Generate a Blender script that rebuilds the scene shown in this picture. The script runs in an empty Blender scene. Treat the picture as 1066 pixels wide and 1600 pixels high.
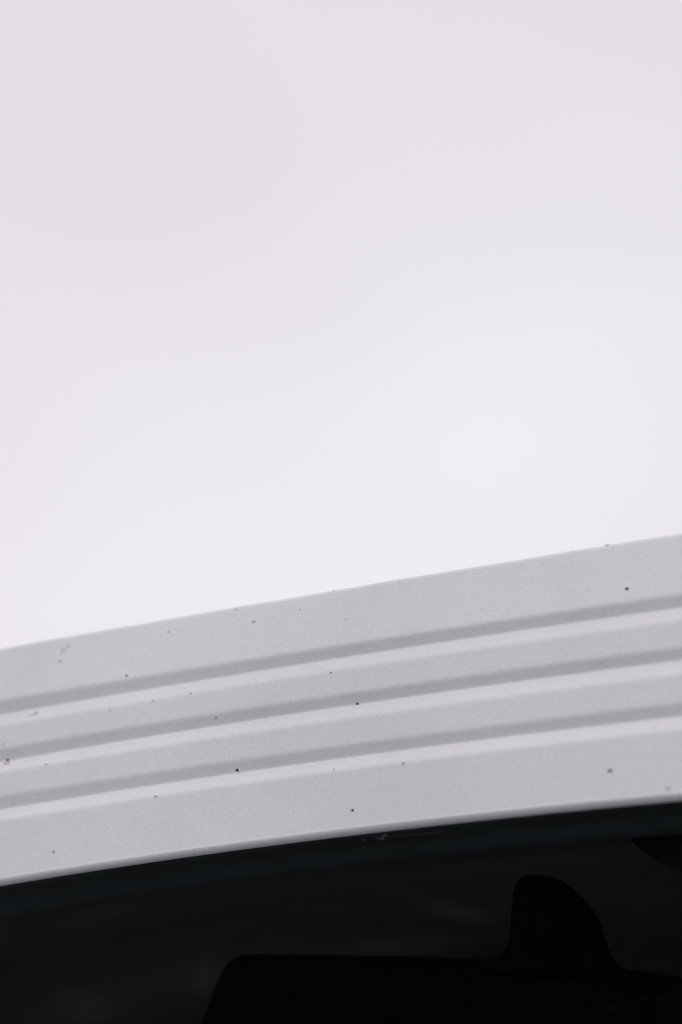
import bpy, bmesh, math, random
import numpy as np
from mathutils import Vector, Matrix
random.seed(7)
S = bpy.context.scene
COL = S.collection

# ------------------------------------------------------------ camera
F_PX = 3000.0                       # focal length in pixels of the 1066x1600 picture
YAW, PITCH, ROLL = -0.4701828, 0.32407518, -0.02
X0 = -0.304                         # van centre line seen from the camera
CAM_Z = 1.62
D = 0.8                             # camera to header panel
_f = np.array([math.sin(YAW)*math.cos(PITCH), math.cos(YAW)*math.cos(PITCH), math.sin(PITCH)])
_r0 = np.array([math.cos(YAW), -math.sin(YAW), 0.0]); _u0 = np.cross(_r0, _f)
_r = _r0*math.cos(ROLL) + _u0*math.sin(ROLL); _u = np.cross(_r, _f)
CAM = np.array([-X0, 0.0, CAM_Z])
cd = bpy.data.cameras.new('camera'); cam = bpy.data.objects.new('camera', cd); COL.objects.link(cam)
S.camera = cam
m = Matrix.Identity(4)
for i in range(3):
    m[i][0] = _r[i]; m[i][1] = _u[i]; m[i][2] = -_f[i]; m[i][3] = CAM[i]
cam.matrix_world = m
cd.sensor_fit = 'VERTICAL'; cd.sensor_height = 36; cd.sensor_width = 24
cd.lens = F_PX/1600*36
cd.clip_start = 0.05; cd.clip_end = 5000
cd.dof.use_dof = True; cd.dof.focus_distance = 0.93; cd.dof.aperture_fstop = 4.0

# ------------------------------------------------------------ sky and light
SUN_EL, SUN_AZ = math.radians(52), math.radians(200)     # high, behind the photographer
w = bpy.data.worlds.new('World'); S.world = w; w.use_nodes = True
nt = w.node_tree; N = nt.nodes; L = nt.links; N.clear()
def nd(N, t, **k):
    n = N.new(t)
    for a, b in k.items(): setattr(n, a, b)
    return n
out = nd(N, 'ShaderNodeOutputWorld')
sky = nd(N, 'ShaderNodeTexSky', sky_type='NISHITA', sun_disc=False, sun_elevation=SUN_EL, sun_rotation=SUN_AZ)
bg1 = nd(N, 'ShaderNodeBackground'); bg1.inputs[1].default_value = 0.06
L.new(sky.outputs[0], bg1.inputs[0])
tc = nd(N, 'ShaderNodeTexCoord')
n1 = nd(N, 'ShaderNodeTexNoise'); n1.inputs['Scale'].default_value = 2.3; n1.inputs['Detail'].default_value = 2.5; n1.inputs['Roughness'].default_value = .4
mp = nd(N, 'ShaderNodeMapping'); mp.inputs['Scale'].default_value = (1, 1, 1.5); mp.inputs['Location'].default_value = (11, 4, 3)
L.new(tc.outputs['Generated'], mp.inputs[0]); L.new(mp.outputs[0], n1.inputs['Vector'])
cr = nd(N, 'ShaderNodeValToRGB'); el = cr.color_ramp.elements
el[0].position = .36; el[0].color = (.82, .772, .818, 1)
el[1].position = .66; el[1].color = (.885, .872, .905, 1)
L.new(n1.outputs[0], cr.inputs[0])
# an overcast sky is brighter towards the zenith
sx = nd(N, 'ShaderNodeSeparateXYZ'); L.new(tc.outputs['Generated'], sx.inputs[0])
mr = nd(N, 'ShaderNodeMapRange'); mr.inputs[1].default_value = .24; mr.inputs[2].default_value = .60; mr.inputs[3].default_value = 1.06; mr.inputs[4].default_value = .98
L.new(sx.outputs[2], mr.inputs[0])
bg2 = nd(N, 'ShaderNodeBackground'); L.new(cr.outputs[0], bg2.inputs[0]); L.new(mr.outputs[0], bg2.inputs[1])
mx = nd(N, 'ShaderNodeMixShader'); mx.inputs[0].default_value = .94
L.new(bg1.outputs[0], mx.inputs[1]); L.new(bg2.outputs[0], mx.inputs[2]); L.new(mx.outputs[0], out.inputs[0])

sd = bpy.data.lights.new('sun', 'SUN'); sd.energy = 0.5; sd.angle = math.radians(35); sd.color = (1, .96, .92)
so = bpy.data.objects.new('sun', sd); COL.objects.link(so)
sdir = Vector((math.sin(SUN_AZ)*math.cos(SUN_EL), math.cos(SUN_AZ)*math.cos(SUN_EL), math.sin(SUN_EL)))
so.rotation_euler = sdir.to_track_quat('Z', 'Y').to_euler(); so.location = (0, -3, 6)
vs = S.view_settings; vs.view_transform = 'Standard'; vs.look = 'None'; vs.exposure = 0.0; vs.gamma = 1; vs.use_curve_mapping = False

# ------------------------------------------------------------ materials
def mat(name, col, rough=.6, spec=.5, metal=0, grain=None, bump=None, trans=None, coat=0):
    """grain=(scale, amount) slight colour variation; bump=(scale, strength, distance)"""
    mm = bpy.data.materials.new(name); mm.use_nodes = True
    n = mm.node_tree.nodes; l = mm.node_tree.links; b = n['Principled BSDF']
    b.inputs['Base Color'].default_value = (*col, 1); b.inputs['Roughness'].default_value = rough
    b.inputs['Specular IOR Level'].default_value = spec; b.inputs['Metallic'].default_value = metal
    b.inputs['Coat Weight'].default_value = coat
    t = nd(n, 'ShaderNodeTexCoord')
    if grain:
        q = nd(n, 'ShaderNodeTexNoise'); q.inputs['Scale'].default_value = grain[0]; q.inputs['Detail'].default_value = 5
        l.new(t.outputs['Object'], q.inputs['Vector'])
        r = nd(n, 'ShaderNodeMapRange'); r.inputs[1].default_value = .25; r.inputs[2].default_value = .75
        r.inputs[3].default_value = 1-grain[1]; r.inputs[4].default_value = 1+grain[1]
        l.new(q.outputs[0], r.inputs[0])
        v = nd(n, 'ShaderNodeVectorMath', operation='SCALE'); v.inputs[0].default_value = col
        l.new(r.outputs[0], v.inputs['Scale']); l.new(v.outputs[0], b.inputs['Base Color'])
    if bump:
        q = nd(n, 'ShaderNodeTexNoise'); q.inputs['Scale'].default_value = bump[0]; q.inputs['Detail'].default_value = 3
        l.new(t.outputs['Object'], q.inputs['Vector'])
        bp = nd(n, 'ShaderNodeBump'); bp.inputs['Strength'].default_value = bump[1]; bp.inputs['Distance'].default_value = bump[2]
        l.new(q.outputs[0], bp.inputs['Height']); l.new(bp.outputs[0], b.inputs['Normal'])
    return mm

def paint_material():
    """chalky old white paint: soft blotches, fine tooth, tiny dirt freckles, faint run-down grime"""
    mm = bpy.data.materials.new('old_white_paint'); mm.use_nodes = True
    n = mm.node_tree.nodes; l = mm.node_tree.links; b = n['Principled BSDF']
    b.inputs['Roughness'].default_value = .62; b.inputs['Specular IOR Level'].default_value = .25
    t = nd(n, 'ShaderNodeTexCoord')
    def noise(scale, detail=3, rough=.5, sc=None):
        q = nd(n, 'ShaderNodeTexNoise'); q.inputs['Scale'].default_value = scale; q.inputs['Detail'].default_value = detail; q.inputs['Roughness'].default_value = rough
        if sc:
            mpp = nd(n, 'ShaderNodeMapping'); mpp.inputs['Scale'].default_value = sc
            l.new(t.outputs['Object'], mpp.inputs[0]); l.new(mpp.outputs[0], q.inputs['Vector'])
        else: l.new(t.outputs['Object'], q.inputs['Vector'])
        return q.outputs[0]
    def rng(src, a, bb, c, d):
        r = nd(n, 'ShaderNodeMapRange'); r.inputs[1].default_value = a; r.inputs[2].default_value = bb; r.inputs[3].default_value = c; r.inputs[4].default_value = d
        l.new(src, r.inputs[0]); return r.outputs[0]
    def mul(a, bb):
        q = nd(n, 'ShaderNodeMath', operation='MULTIPLY'); l.new(a, q.inputs[0]); l.new(bb, q.inputs[1]); return q.outputs[0]
    blot = rng(noise(6, 4, .55), .3, .7, .95, 1.04)
    tooth = rng(noise(1150, 2, .6), .3, .7, .925, 1.075)
    runs = rng(noise(30, 3, .5, (1, 1, .15)), .55, .8, 1.0, .955)
    freck = rng(noise(420, 1, .4), .76, .82, 1.0, .85)
    val = mul(mul(blot, tooth), mul(runs, freck))
    v = nd(n, 'ShaderNodeVectorMath', operation='SCALE'); v.inputs[0].default_value = PAINT
    l.new(val, v.inputs['Scale']); l.new(v.outputs[0], b.inputs['Base Color'])
    bp = nd(n, 'ShaderNodeBump'); bp.inputs['Strength'].default_value = .35; bp.inputs['Distance'].default_value = .00035
    l.new(noise(900, 3, .6), bp.inputs['Height'])
    bp2 = nd(n, 'ShaderNodeBump'); bp2.inputs['Strength'].default_value = .25; bp2.inputs['Distance'].default_value = .0012
    l.new(noise(22, 2, .4), bp2.inputs['Height']); l.new(bp.outputs[0], bp2.inputs['Normal'])
    l.new(bp2.outputs[0], b.inputs['Normal'])
    return mm
PAINT = (.765, .758, .782)

def glass_material(name, tint, dust=.0, painted_reflections=()):
    mm = bpy.data.materials.new(name); mm.use_nodes = True
    n = mm.node_tree.nodes; l = mm.node_tree.links; n.clear()
    o = nd(n, 'ShaderNodeOutputMaterial'); tr = nd(n, 'ShaderNodeBsdfTransparent'); tr.inputs[0].default_value = (*tint, 1)
    gl = nd(n, 'ShaderNodeBsdfGlossy'); gl.inputs['Roughness'].default_value = .04
    lw = nd(n, 'ShaderNodeFresnel'); lw.inputs[0].default_value = 1.06
    m1 = nd(n, 'ShaderNodeMixShader'); l.new(lw.outputs[0], m1.inputs[0]); l.new(tr.outputs[0], m1.inputs[1]); l.new(gl.outputs[0], m1.inputs[2])
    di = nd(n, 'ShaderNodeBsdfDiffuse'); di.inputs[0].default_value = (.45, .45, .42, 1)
    t = nd(n, 'ShaderNodeTexCoord'); q = nd(n, 'ShaderNodeTexNoise'); q.inputs['Scale'].default_value = 14; q.inputs['Detail'].default_value = 4
    l.new(t.outputs['Object'], q.inputs['Vector'])
    r = nd(n, 'ShaderNodeMapRange'); r.inputs[1].default_value = .47; r.inputs[2].default_value = .72; r.inputs[3].default_value = 0; r.inputs[4].default_value = dust
    l.new(q.outputs[0], r.inputs[0])
    total = r.outputs[0]
    for (cx, cz, ax, az, rot, amt) in painted_reflections:          # pale patches that paint faint reflections into the glass, each at its own place
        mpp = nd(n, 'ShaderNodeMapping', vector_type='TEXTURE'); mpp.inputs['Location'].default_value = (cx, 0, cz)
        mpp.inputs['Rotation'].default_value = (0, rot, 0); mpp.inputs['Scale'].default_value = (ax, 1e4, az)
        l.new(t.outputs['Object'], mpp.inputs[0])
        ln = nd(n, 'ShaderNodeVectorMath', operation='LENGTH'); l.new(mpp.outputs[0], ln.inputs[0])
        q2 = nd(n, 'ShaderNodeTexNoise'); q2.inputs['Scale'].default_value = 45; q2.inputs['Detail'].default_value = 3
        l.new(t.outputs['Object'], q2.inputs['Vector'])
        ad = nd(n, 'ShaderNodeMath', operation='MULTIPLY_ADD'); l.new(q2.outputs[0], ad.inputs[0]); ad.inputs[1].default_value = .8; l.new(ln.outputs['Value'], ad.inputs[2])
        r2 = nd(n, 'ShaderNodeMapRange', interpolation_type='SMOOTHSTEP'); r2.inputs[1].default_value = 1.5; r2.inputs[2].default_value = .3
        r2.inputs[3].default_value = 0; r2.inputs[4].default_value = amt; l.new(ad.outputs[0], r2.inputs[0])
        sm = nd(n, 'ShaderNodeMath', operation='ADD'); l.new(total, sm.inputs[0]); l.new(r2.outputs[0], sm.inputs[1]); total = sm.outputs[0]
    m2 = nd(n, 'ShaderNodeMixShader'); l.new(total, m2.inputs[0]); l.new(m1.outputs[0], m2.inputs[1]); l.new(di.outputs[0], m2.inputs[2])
    l.new(m2.outputs[0], o.inputs[0])
    return mm

M = dict(
    paint=paint_material(),
    rubber=mat('black_rubber', (.0150, .0215, .0235), .75, .2, grain=(28, .3), bump=(500, .3, .0004)),
    glass=glass_material('tinted_glass', (.62, .64, .63), .004),
    side_glass=glass_material('side_glass', (.7, .72, .7), .003),
    black=mat('black_plastic', (.0035, .0038, .0038), .9, .0),
    visor=mat('black_vinyl', (.028, .029, .03), .9, .0, bump=(300, .3, .0005)),
    liner=mat('charcoal_headlining', (.135, .155, .147), .95, .05, grain=(3.2, .35), bump=(20, .3, .003)),
    trim=mat('dark_trim', (.035, .037, .036), .9, .1, grain=(9, .3)),
    lamp=mat('smoked_lamp_lens', (.185, .19, .17), .9, .0),
    seat=mat('brown_seat_cloth', (.10, .085, .065), .95, .05, grain=(40, .2)),
    headrest=mat('brown_headrest_vinyl', (.12, .10, .075), .9, .05, grain=(30, .2)),
    dirt=mat('dried_dirt', (.035, .03, .045), .9, .1),
    soft_dirt=mat('pale_dirt', (.63, .61, .63), .9, .1),
    rust=mat('rust_stain', (.45, .34, .24), .9, .1, grain=(400, .3)),
    mid_dirt=mat('grey_dirt', (.36, .34, .35), .9, .05),
    residue=mat('chalky_residue', (.13, .13, .125), .95, .05, grain=(300, .5)),
    dust=mat('glass_dust', (.022, .022, .02), .95, .0),
    handle=mat('brown_handle', (.22, .19, .14), .9, .05),
    lip_glint=mat('glint_grey', (.07, .075, .068), .8, .1),
    tyre=mat('tyre', (.02, .02, .02), .9, .2), hub=mat('hub_steel', (.35, .35, .36), .5, .5, .6),
    chrome=mat('headlight_lens', (.6, .6, .62), .15, .6), bumper=mat('bumper_grey', (.12, .12, .125), .6, .3),
    plate=mat('lower_paint', PAINT, .5, .3, grain=(5, .04)),
    asphalt=mat('asphalt', (.160, .168, .180), .9, .2, grain=(18, .25), bump=(60, .5, .01)),
)

# ------------------------------------------------------------ helpers
def tag(o, label=None, cat=None, group=None, kind=None):
    for k, v in (('label', label), ('category', cat), ('group', group), ('kind', kind)):
        if v: o[k] = v
def obj(name, bm, material, parent=None, smooth=True, bevel=None):
    me = bpy.data.meshes.new(name)
    bmesh.ops.recalc_face_normals(bm, faces=bm.faces[:])
    bm.to_mesh(me); bm.free()
    if smooth:
        for p in me.polygons: p.use_smooth = True
    me.materials.append(material)
    o = bpy.data.objects.new(name, me); COL.objects.link(o)
    if parent: o.parent = parent
    return o
def grid(bm, rows):
    V = [[bm.verts.new(p) for p in r] for r in rows]
    for a, b in zip(V[:-1], V[1:]):
        for i in range(len(a)-1): bm.faces.new((a[i], a[i+1], b[i+1], b[i]))
    return V
def box(bm, c, s, bev=.0, seg=3, rot=None):
    g = bmesh.ops.create_cube(bm, size=1)
    M4 = Matrix.Translation(c) @ (rot or Matrix.Identity(4)) @ Matrix.Diagonal((*s, 1))
    bmesh.ops.transform(bm, matrix=M4, verts=g['verts'])
    if bev:
        ed = list({e for v in g['verts'] for e in v.link_edges})
        bmesh.ops.bevel(bm, geom=ed, offset=bev, segments=seg, affect='EDGES', profile=.5)
def tube(bm, pts, r, n=10):
    pts = [Vector(p) for p in pts]; rings = []
    for i, p in enumerate(pts):
        t = (pts[min(i+1, len(pts)-1)]-pts[max(i-1, 0)]).normalized()
        a = t.cross(Vector((0, .3, 1))).normalized(); b = t.cross(a)
        rr = r[i] if isinstance(r, (list, tuple)) else r
        rings.append([bm.verts.new(p+a*math.cos(q*2*math.pi/n)*rr+b*math.sin(q*2*math.pi/n)*rr) for q in range(n)])
    for A, B in zip(rings[:-1], rings[1:]):
        for i in range(n): bm.faces.new((A[i], A[(i+1) % n], B[(i+1) % n], B[i]))
    bm.faces.new(rings[0][::-1]); bm.faces.new(rings[-1])
def outline_solid(bm, pts, y0, y1, bev, seg=4):
    """closed outline in X-Z, thickness along Y (y0 towards the street), rounded on both rims"""
    P = [Vector((p[0], p[1])) for p in pts]; n = len(P)
    area = sum(P[i].x*P[(i+1) % n].y-P[(i+1) % n].x*P[i].y for i in range(n))
    if area < 0: P.reverse()
    nr = []
    for i in range(n):
        t = (P[(i+1) % n]-P[i-1]).normalized(); nr.append(Vector((-t.y, t.x)))
    rings = []
    lay = [(bev*(1-math.sin(a)), y0+bev*(1-math.cos(a))) for a in [k*math.pi/2/seg for k in range(seg+1)]]
    lay += [(bev*(1-math.sin(a)), y1-bev*(1-math.cos(a))) for a in [k*math.pi/2/seg for k in range(seg, -1, -1)]]
    for ins, y in lay:
        rings.append([bm.verts.new((P[i].x+nr[i].x*ins, y, P[i].y+nr[i].y*ins)) for i in range(n)])
    for A, B in zip(rings[:-1], rings[1:]):
        for i in range(n): bm.faces.new((A[i], A[(i+1) % n], B[(i+1) % n], B[i]))
    bm.faces.new(rings[0]); bm.faces.new(rings[-1])
def smooth_closed(pts, k=6):
    P = [np.array(p, float) for p in pts]; n = len(P); o = []
    for i in range(n):
        a, b, c, d = P[i-1], P[i], P[(i+1) % n], P[(i+2) % n]
        for j in range(k):
            t = j/k
            o.append(.5*((2*b)+(-a+c)*t+(2*a-5*b+4*c-d)*t*t+(-a+3*b-3*c+d)*t**3))
    return o

# ------------------------------------------------------------ measured lines of the header panel
BOW = .06                                        # the front bows forward in plan
XS = np.array([0, 266, 533, 800, 1066.])
ROWS = [  # name, height of the line at five places, depth behind the front plane
    ('T',  [1014, 966.5, 921, 877, 833], .0120), ('d1', [1094, 1051, 1009, 966, 928], .0040),
    ('V1', [1117, 1072, 1028, 987, 949], .0059), ('e1', [1134, 1089, 1046, 1005, 968], .0017),
    ('d2', [1171, 1125, 1086, 1046, 1012], .0000), ('V2', [1191, 1146, 1104, 1066, 1032], .0021),
    ('e2', [1207, 1163, 1123, 1087, 1052], -.0022), ('d3', [1244, 1205, 1165, 1130, 1099], -.0037),
    ('V3', [1265, 1224, 1185, 1150, 1119], -.0017), ('e3', [1281, 1242, 1203, 1168, 1138], -.0059),
    ('E',  [1384, 1343, 1307, 1277, 1252], -.0088), ('S', [1438, 1396, 1357, 1327, 1303], .0280)]
def ray(px, py): return _f + (px-533)/F_PX*_r + (800-py)/F_PX*_u
def at(px, py, off, bow=BOW):
    """point of the van front seen at a picture position, off metres behind the bowed front plane"""
    d = ray(px, py); y = D+off
    for _ in range(30):
        X = d[0]/d[1]*y; y = D+off+bow*(X-X0)**2
    return Vector((X-X0, y, CAM_Z+d[2]/d[1]*y))
ROW = {}
for nme, ys, off in ROWS:
    P = [at(x, y, off) for x, y in zip(XS, ys)]
    A = np.stack([np.ones(5), np.array([p.x for p in P])**2], 1)
    s = np.linalg.lstsq(A, np.array([p.z for p in P]), rcond=None)[0]
    ROW[nme] = (s[0], s[1], off)
def zrow(nme, x): a, c, _ = ROW[nme]; return a + c*x*x
def yfront(x, off): return D + off + BOW*x*x
HALF = .80

# ------------------------------------------------------------ the setting
bm = bmesh.new()
gs = [-1500, -200, -30, -8, -3, 0, 3, 8, 30, 200, 1500]
grid(bm, [[(x, y, 0) for x in gs] for y in gs])
tag(obj('ground', bm, M['asphalt'], None, False), 'grey asphalt ground under the van', None, None, 'structure')

# ------------------------------------------------------------ the van
van = bpy.data.objects.new('van', None); COL.objects.link(van); van.location = (0, 0, 0)
tag(van, 'white van with three grooves pressed across the panel above its dark windscreen', 'van')

# profile of the header panel, top to bottom: (row a, row b, fraction) sampled densely, corners softened
keys = ['T', 'd1', 'V1', 'e1', 'd2', 'V2', 'e2', 'd3', 'V3', 'e3', 'E']
u_key = np.array([zrow('T', -.05)-zrow(k, -.05) for k in keys]); d_key = np.array([ROW[k][2] for k in keys])
LIP = .0042
uu = np.arange(0, u_key[-1]-LIP, .00035)
fine = np.interp(uu, u_key, d_key)
def soft(u0, sig):
    k = np.linspace(-3, 3, 25)*sig; wgt = np.exp(-.5*(k/sig)**2); wgt /= wgt.sum()
    return float((np.interp(u0+k, u_key, d_key)*wgt).sum())
prof = []
for u0 in uu:
    dv = min(abs(u0-u_key[i]) for i in (2, 5, 8))
    sig = .0003+.0006*min(1, max(0, dv-.001)/.003)
    prof.append((u0, soft(u0, sig) if u0 > .004 else float(np.interp(u0, u_key, d_key))))
xs = np.linspace(-HALF, HALF, 241)
def panel_z(x, u0):
    zk = [zrow(k, x) for k in keys]
    return float(np.interp(u0, u_key, zk))
bm = bmesh.new(); rows = []
# a rolled top edge and the beginning of the roof behind it
r = .0014
zt = lambda x: zrow('T', x) + .0005 + .00008*math.sin(x*61)+.00008*math.sin(x*147+1)   # hand-finished sheet edge
for a in (90, 60, 30):
    q = math.radians(a)
    rows.append([(x, yfront(x, d_key[0]+r-r*math.cos(q))+0, zt(x)-r+r*math.sin(q)) for x in xs])
for u0, dd in prof:
    if u0 < r: continue
    rows.append([(x, yfront(x, dd), panel_z(x, u0)) for x in xs])
dl = prof[-1][1]-.0003; LZ = .0007
for a in np.linspace(8, 90, 9):
    q = math.radians(a)
    rows.append([(x, yfront(x, dl+LIP-LIP*math.cos(q)), zrow('E', x)+LZ+(LIP-LZ)*(1-math.sin(q))) for x in xs])
rows.append([(x, yfront(x, dl+LIP+.0010), zrow('E', x)+LZ+.0008) for x in xs])
rows.append([(x, yfront(x, dl+LIP+.0014), zrow('E', x)+.006) for x in xs])
grid(bm, rows)
header = obj('header_panel', bm, M['paint'], van)
tag(header, 'white grooved panel above the windscreen')

# roof sheet behind the top edge, rounded down to the sides
bm = bmesh.new(); rows = []
for j, y in enumerate([.0134, .05, .2, .6, 1.2, 2.4, 3.4, 3.55]):
    rr = []
    for i in range(61):
        x = -HALF+2*HALF*i/60
        crown = .035*min(1, y/.8)*(1-(abs(x)/HALF)**2.5)
        rr.append((x, yfront(x, y) if y < .5 else D+y+BOW*x*x*(1-min(1, (y-.5)/1)), zrow('T', x)-.0024+crown-(.03 if y > 3.5 else 0)))
    rows.append(rr)
grid(bm, rows); obj('roof', bm, M['plate'], van)

# rubber seal of the windscreen (channel section), runs across under the panel
bm = bmesh.new(); rows = []
sec = [(-.20, -.0010, 0), (-.08, -.0032, 0), (-.02, -.0030, 0), (.03, .0030, 0), (.12, .0105, 0), (.3, .0160, 0), (.55, .0172, 0), (.8, .0195, 0), (.95, .0235, 0), (1.0, .0275, 0), (1.0, .036, 0)]
for t, off, _ in sec:
    rows.append([(x, yfront(x, off), zrow('E', x)*(1-t)+zrow('S', x)*t+(.0015 if off > .03 else 0)) for x in xs])
grid(bm, rows); seal = obj('windscreen_seal', bm, M['rubber'], van); tag(seal, 'black rubber seal along the top of the windscreen')

# windscreen, leaning slightly forward towards its foot
GH = .60
def glass_y(x, z): return yfront(x, .030) - .10*(zrow('S', x)-z)
bm = bmesh.new(); rows = []
gx = np.linspace(-.76, .76, 60)
for t in np.linspace(-.012, 1, 26):
    rows.append([(x, glass_y(x, zrow('S', x)-GH*t), zrow('S', x)-GH*t) for x in gx])
def glass_pt(px, py):
    d = ray(px, py); y = D
    for _ in range(30):
        X = d[0]/d[1]*y; Z = CAM_Z+d[2]/d[1]*y; y = glass_y(X-X0, Z)
    return Vector((X-X0, y-.0008, Z))
refl_patches = []  # faint reflections, mixed into the glass as pale diffuse patches
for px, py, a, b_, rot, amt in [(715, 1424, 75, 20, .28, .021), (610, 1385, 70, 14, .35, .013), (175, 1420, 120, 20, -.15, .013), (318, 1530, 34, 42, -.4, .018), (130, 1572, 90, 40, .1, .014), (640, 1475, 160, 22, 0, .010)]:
    g = glass_pt(px, py); refl_patches.append((g.x, g.z, a*.00034, b_*.0003, rot, amt))
grid(bm, rows); windscreen = obj('windscreen', bm, glass_material('tinted_windscreen', (.62, .64, .63), .003, refl_patches), van)

# A-pillars, nose, bumper, lamps
for s in (-1, 1):
    bm = bmesh.new(); rows = []
    for t in np.linspace(-.05, 1.02, 12):
        z0 = zrow('S', .78)-GH*t; y = glass_y(.78, z0)-.004
        rows.append([(s*.757, y+.012, z0), (s*.77, y, z0), (s*.79, y, z0), (s*.805, y+.03, z0), (s*.808, y+.09, z0), (s*.76, y+.09, z0), (s*.757, y+.012, z0)])
    grid(bm, rows); obj('pillar', bm, M['plate'], van)
bm = bmesh.new(); rows = []
zf = zrow('S', 0)-GH
for t, oy in ((0, .03), (.06, -.02), (.3, -.06), (.7, -.07), (.95, -.06), (1, -.03)):
    rr = []
    for i in range(41):
        x = -.81+1.62*i/40; rnd = .12*max(0, (abs(x)-.6)/.21)**2.5
        rr.append((x, glass_y(x, zrow('S', x)-GH)+oy-.03+rnd, (zf-.03*x*x)*(1-t)+.32*t))
    rows.append(rr)
grid(bm, rows); obj('nose_panel', bm, M['plate'], van)
fy = glass_y(0, zf)
bm = bmesh.new(); box(bm, (0, fy-.10, .38), (1.66, .12, .16), .03); obj('bumper', bm, M['bumper'], van)
for s in (-1, 1):
    bm = bmesh.new()
    bmesh.ops.create_uvsphere(bm, u_segments=24, v_segments=12, radius=.09, matrix=Matrix.Translation((s*.58, fy-.055, .78)) @ Matrix.Diagonal((1, .45, 1, 1)))
    obj('headlight', bm, M['chrome'], van)
# side walls with a window opening, doors closed
ZB, ZT = .32, zrow('T', .8)-.004
for s in (-1, 1):
    bm = bmesh.new(); X = s*.812
    def quad(y0, y1, z0, z1, bm=bm, X=X, s=s):
        g = [(X-s*max(0, z-1.1)*.012, y, z) for y, z in ((y0, z0), (y1, z0), (y1, z1), (y0, z1))]
        bm.faces.new([bm.verts.new(p) for p in g])
    wz0, wz1 = 1.22, ZT-.17
    quad(D+.0, D+3.55+.0, ZB, wz0); quad(D+.02, D+3.55, wz1, ZT)
    ys = [(D+.14, D+.22), (D+1.0, D+1.1), (D+2.2, D+2.3), (D+3.3, D+3.55)]
    for a, b in ys: quad(a, b, wz0, wz1)
    obj('side_wall', bm, M['plate'], van, False)
    for a, b in ((D+.22, D+1.0), (D+1.1, D+2.2), (D+2.3, D+3.3)):
        bm = bmesh.new(); bm.faces.new([bm.verts.new((X-s*.012, y, z)) for y, z in ((a, wz0), (b, wz0), (b, wz1), (a, wz1))])
        obj('window', bm, M['side_glass'], van, False)
bm = bmesh.new(); bm.faces.new([bm.verts.new(p) for p in ((-.812, D+3.55, ZB), (.812, D+3.55, ZB), (.81, D+3.55, ZT), (-.81, D+3.55, ZT))])
obj('tailgate', bm, M['plate'], van, False)
for s in (-1, 1):
    for y in (D+.35, D+2.75):
        bm = bmesh.new(); g = bmesh.ops.create_cone(bm, cap_ends=True, segments=40, radius1=.32, radius2=.32, depth=.2, matrix=Matrix.Translation((s*.73, y, .32)) @ Matrix.Rotation(math.pi/2, 4, 'Y'))
        wh = obj('wheel', bm, M['tyre'], van, False)
        bm = bmesh.new(); bmesh.ops.create_cone(bm, cap_ends=True, segments=32, radius1=.19, radius2=.17, depth=.02, matrix=Matrix.Translation((s*.838, y, .32)) @ Matrix.Rotation(s*math.pi/2, 4, 'Y'))
        obj('hub_cap', bm, M['hub'], wh, False)

# ------------------------------------------------------------ cabin
zc = zrow('S', 0)+.016                                       # headlining height at the screen
bm = bmesh.new(); rows = []
for y in np.concatenate([[.040, .055, .08], np.linspace(.12, 3.5, 40)]):
    rr = []
    for i in range(49):
        x = -.79+1.58*i/48
        z = zrow('S', x)*(1-min(1, y)) + zrow('S', 0)*min(1, y) + .006 + .05*min(1, y/.5) - .10*(abs(x)/.79)**6
        z += .0012*math.sin(y*19+x*3)*min(1, y*3)
        rr.append((x, (yfront(x, y) if y < .5 else D+y), z))
    rows.append(rr)
grid(bm, rows); obj('headlining', bm, M['liner'], van)
bm = bmesh.new(); box(bm, (0, D+1.85, .55), (1.58, 3.3, .03)); obj('cabin_floor', bm, M['trim'], van, False)
bm = bmesh.new(); rows = []
for z in np.linspace(.5, zc+.08, 14):
    rows.append([(x, D+1.75+.03*math.sin(x*5)+.02*math.cos(z*9), z) for x in np.linspace(-.79, .79, 24)])
grid(bm, rows); obj('cabin_partition', bm, M['liner'], van)
bm = bmesh.new(); box(bm, (0, fy+.17, zf-.09), (1.52, .30, .16), .04); obj('dashboard', bm, M['black'], van)
for s in (-1, 1):
    seat = bpy.data.objects.new('seat', None); COL.objects.link(seat); seat.parent = van
    bm = bmesh.new(); box(bm, (s*.38, D+.62, .86), (.48, .5, .16), .05); obj('cushion', bm, M['seat'], seat)
    bm = bmesh.new(); box(bm, (s*.38, D+.90, 1.2), (.46, .13, .66), .05, rot=Matrix.Rotation(-.12, 4, 'X')); obj('backrest', bm, M['seat'], seat)
    bm = bmesh.new(); box(bm, (s*.38, D+.965, 1.68), (.30, .10, .19), .045); obj('headrest', bm, M['headrest'], seat)
# steering wheel
bm = bmesh.new(); st = Matrix.Translation((.38, D+.28, 1.18)) @ Matrix.Rotation(math.radians(35), 4, 'X')
tube(bm, [st @ Vector((.2*math.cos(a), .2*math.sin(a), 0)) for a in np.linspace(0, 2*math.pi, 33)], .013)
tube(bm, [st @ Vector((-.2, 0, 0)), st @ Vector((.2, 0, 0))], .014); tube(bm, [st @ Vector((0, 0, 0)), (.38, D+.12, 1.02)], .025)
obj('steering_wheel', bm, M['black'], van)

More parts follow.
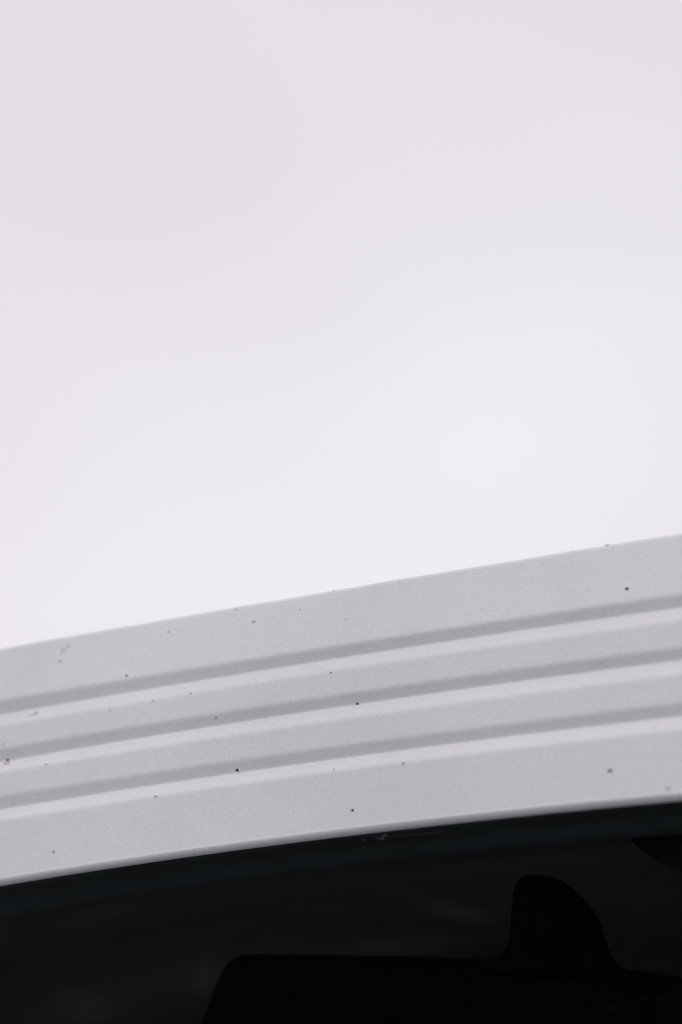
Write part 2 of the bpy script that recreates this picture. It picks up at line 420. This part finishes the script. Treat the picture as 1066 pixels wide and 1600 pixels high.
# rear-view mirror: housing plus the fin-shaped foot that carries it on the glass
MO = .085
def mp2(pts, off):
    o = []
    for px, py in pts:
        p = at(px, py, off); o.append((p.x, p.z))
    return o
body = [(300, 1640), (322, 1568), (338, 1528), (352, 1503), (372, 1491), (400, 1489), (520, 1490), (680, 1494), (800, 1498), (900, 1505), (985, 1515),
        (1066, 1526), (1150, 1537), (1195, 1555), (1222, 1600), (1236, 1680), (1228, 1760), (1195, 1795), (1100, 1800), (800, 1788), (450, 1766), (340, 1750), (302, 1712)]
bm = bmesh.new(); q = smooth_closed(mp2(body, MO), 8); outline_solid(bm, q, D+MO-.004, D+MO+.034, .013, 5)
mirror = obj('rear_view_mirror', bm, M['black'], van); tag(mirror, 'black rear-view mirror behind the glass')
fin = [(740, 1540), (745, 1508), (770, 1498), (786, 1491), (796, 1476), (800, 1445), (803, 1405), (809, 1381), (822, 1369), (842, 1367), (870, 1373), (893, 1387), (915, 1408),
       (933, 1434), (943, 1462), (953, 1488), (967, 1508), (985, 1516), (1000, 1524), (1010, 1600), (1000, 1660), (870, 1690), (760, 1660), (735, 1600)]
bm = bmesh.new(); q = smooth_closed(mp2(fin, MO-.009), 8); outline_solid(bm, q, D+MO-.016, D+MO-.002, .0068, 5)
obj('mirror_mount', bm, M['black'], mirror)
bm = bmesh.new(); tube(bm, [at(868, 1455, .034), at(868, 1455, .037), at(868, 1455, .076)], [.011, .008, .009], 16)
obj('glass_mounting_pad', bm, M['black'], mirror)

# sun visor, its near corner shows at the right
vis = [(985, 1306), (1012, 1335), (1037, 1351), (1070, 1364), (1120, 1377), (1300, 1400), (1700, 1395), (1760, 1370), (1765, 1300), (1700, 1240), (1100, 1255), (1000, 1275)]
bm = bmesh.new(); q = smooth_closed(mp2(vis, .075), 6); outline_solid(bm, q, D+.066, D+.086, .006, 3)
obj('sun_visor', bm, M['visor'], van)

# ------------------------------------------------------------ dirt, chips and flakes
def surf(px, py):
    """point on the header panel at a picture position"""
    off = .0
    for _ in range(6):
        p = at(px, py, off)
        zk = [zrow(k, p.x) for k in keys]
        off = float(np.interp(-p.z, [-z for z in zk], d_key))
    return at(px, py, off)
MPP = .93/F_PX                                   # metres per picture pixel on the panel
blob_cache = {}
def speck(px, py, wpx, hpx, material='dirt', p=None, rot=0, parent=None, name='dirt_speck'):
    p = p or surf(px, py)
    bm = bmesh.new(); bmesh.ops.create_icosphere(bm, subdivisions=2, radius=1)
    for v in bm.verts:
        v.co *= 1+.22*math.sin(v.co.x*5+px)+.15*math.cos(v.co.z*6+py)
    M4 = Matrix.Translation(p) @ Matrix.Rotation(rot, 4, 'Y') @ Matrix.Diagonal((wpx/2*MPP*1.15, .00045, hpx/2*MPP, 1))
    bmesh.ops.transform(bm, matrix=M4, verts=bm.verts[:])
    return obj(name, bm, M[material], parent or header)
for s_ in [(980, 920, 5.0, 4.5), (198, 1056, 3.2, 3.2), (559, 1100, 4.2, 4.2), (371, 1203, 4.6, 4.6), (551, 1266, 3.2, 4.2)]:
    speck(*s_)
for s_ in [(338, 1121, 3.2, 2.8), (84, 1331, 3, 5.2), (953, 1204, 6, 6), (517, 1051, 3.5, 3.5)]:
    speck(*s_, material='mid_dirt')
for s_ in [(369, 952, 3, 2.4), (469, 952, 2.4, 2.4), (298, 1083, 3, 2.6), (239, 1094, 3, 2.6), (630, 1192, 5, 5), (1044, 1231, 5.5, 6), (397, 971, 6, 5.5), (541, 967.5, 2.5, 2.2),
           (522, 1202, 3, 3), (172, 1110, 3, 3), (264, 987, 4, 3), (939, 1034, 4, 3), (243, 1244, 4, 3), (72, 1194, 4, 3), (5, 1162, 4, 4)]:
    speck(*s_, material='soft_dirt')
# grit standing on the top edge
for px, py, a, b in [(893, 860.5, 5, 4), (890, 861.5, 9, 3), (520, 922, 5, 3), (205, 977, 9, 2.6), (198, 978.2, 12, 2.5), (104, 996, 6, 2.4), (948, 850.3, 7, 2.6)]:
    d = at(px, py+.8, ROW['T'][2]); speck(px, py, a, b, 'soft_dirt', p=Vector((d.x, d.y+.0008, d.z)), rot=.1)
# chip with rust under the second groove at the left
speck(12.5, 1188, 5, 6, 'dirt', rot=.4); speck(9, 1193, 9, 4, 'rust'); speck(14, 1193, 3.5, 7, 'soft_dirt', rot=.3)
# scuffs
for s_ in [(106, 1010, 8, 3, -.5), (102, 1015, 5, 2, 0), (97, 1018, 2, 13, .2), (94, 1033, 7, 4, .6), (54, 1116, 12, 2, -.6), (47, 1118, 5, 3, 0)]:
    speck(s_[0], s_[1], s_[2], s_[3], 'soft_dirt', rot=s_[4], name='scuff')

# chalky residue and the lifted lip of rubber on the seal
def seal_pt(px, py, lift=.0004):
    for off in np.arange(-.008, .03, .0002):
        p = at(px, py, off); t = (zrow('E', p.x)-p.z)/(zrow('E', p.x)-zrow('S', p.x))
        if t > -.2 and off >= np.interp(t, [q[0] for q in sec[:9]], [q[1] for q in sec[:9]]): break
    return at(px, py, off-lift)
for px, py, a, b in [(597, 1308, 12, 9), (591, 1309, 8, 6), (602, 1304, 7, 7), (568, 1312, 5, 3)]:
    speck(px, py, a, b, 'residue', p=seal_pt(px, py), parent=seal, name='residue')
bm = bmesh.new(); tube(bm, [seal_pt(x, y, .0002) for x, y in ((609, 1307), (640, 1304), (672, 1301), (684, 1299.5), (694, 1298))], [.0003, .0006, .0006, .0005, .0002], 8)
obj('lifted_rubber_lip', bm, M['lip_glint'], seal)  # the paler grey paints a thin glint along the lip's lit edge
bm = bmesh.new(); tube(bm, [seal_pt(x, y, .0006) for x, y in ((610, 1303), (640, 1300.5), (675, 1296))], [.0003, .0009, .0003], 8)
obj('rubber_gap', bm, M['visor'], seal)

# dust flecks on the glass
fl = [(638, 1546, 4, 4), (373, 1546, 4, 4), (852, 1479, 3, 3), (884, 1526, 3, 4), (1010, 1560, 6, 3), (1034, 1500+60, 5, 3), (842, 1374, 2, 5), (685, 1590, 4, 2), (788, 1521, 2, 4), (960, 1575, 3, 6)]
for px, py, a, b in fl: speck(px, py, a*.8, b*.8, 'dust', p=glass_pt(px, py), parent=windscreen, name='dust_fleck')
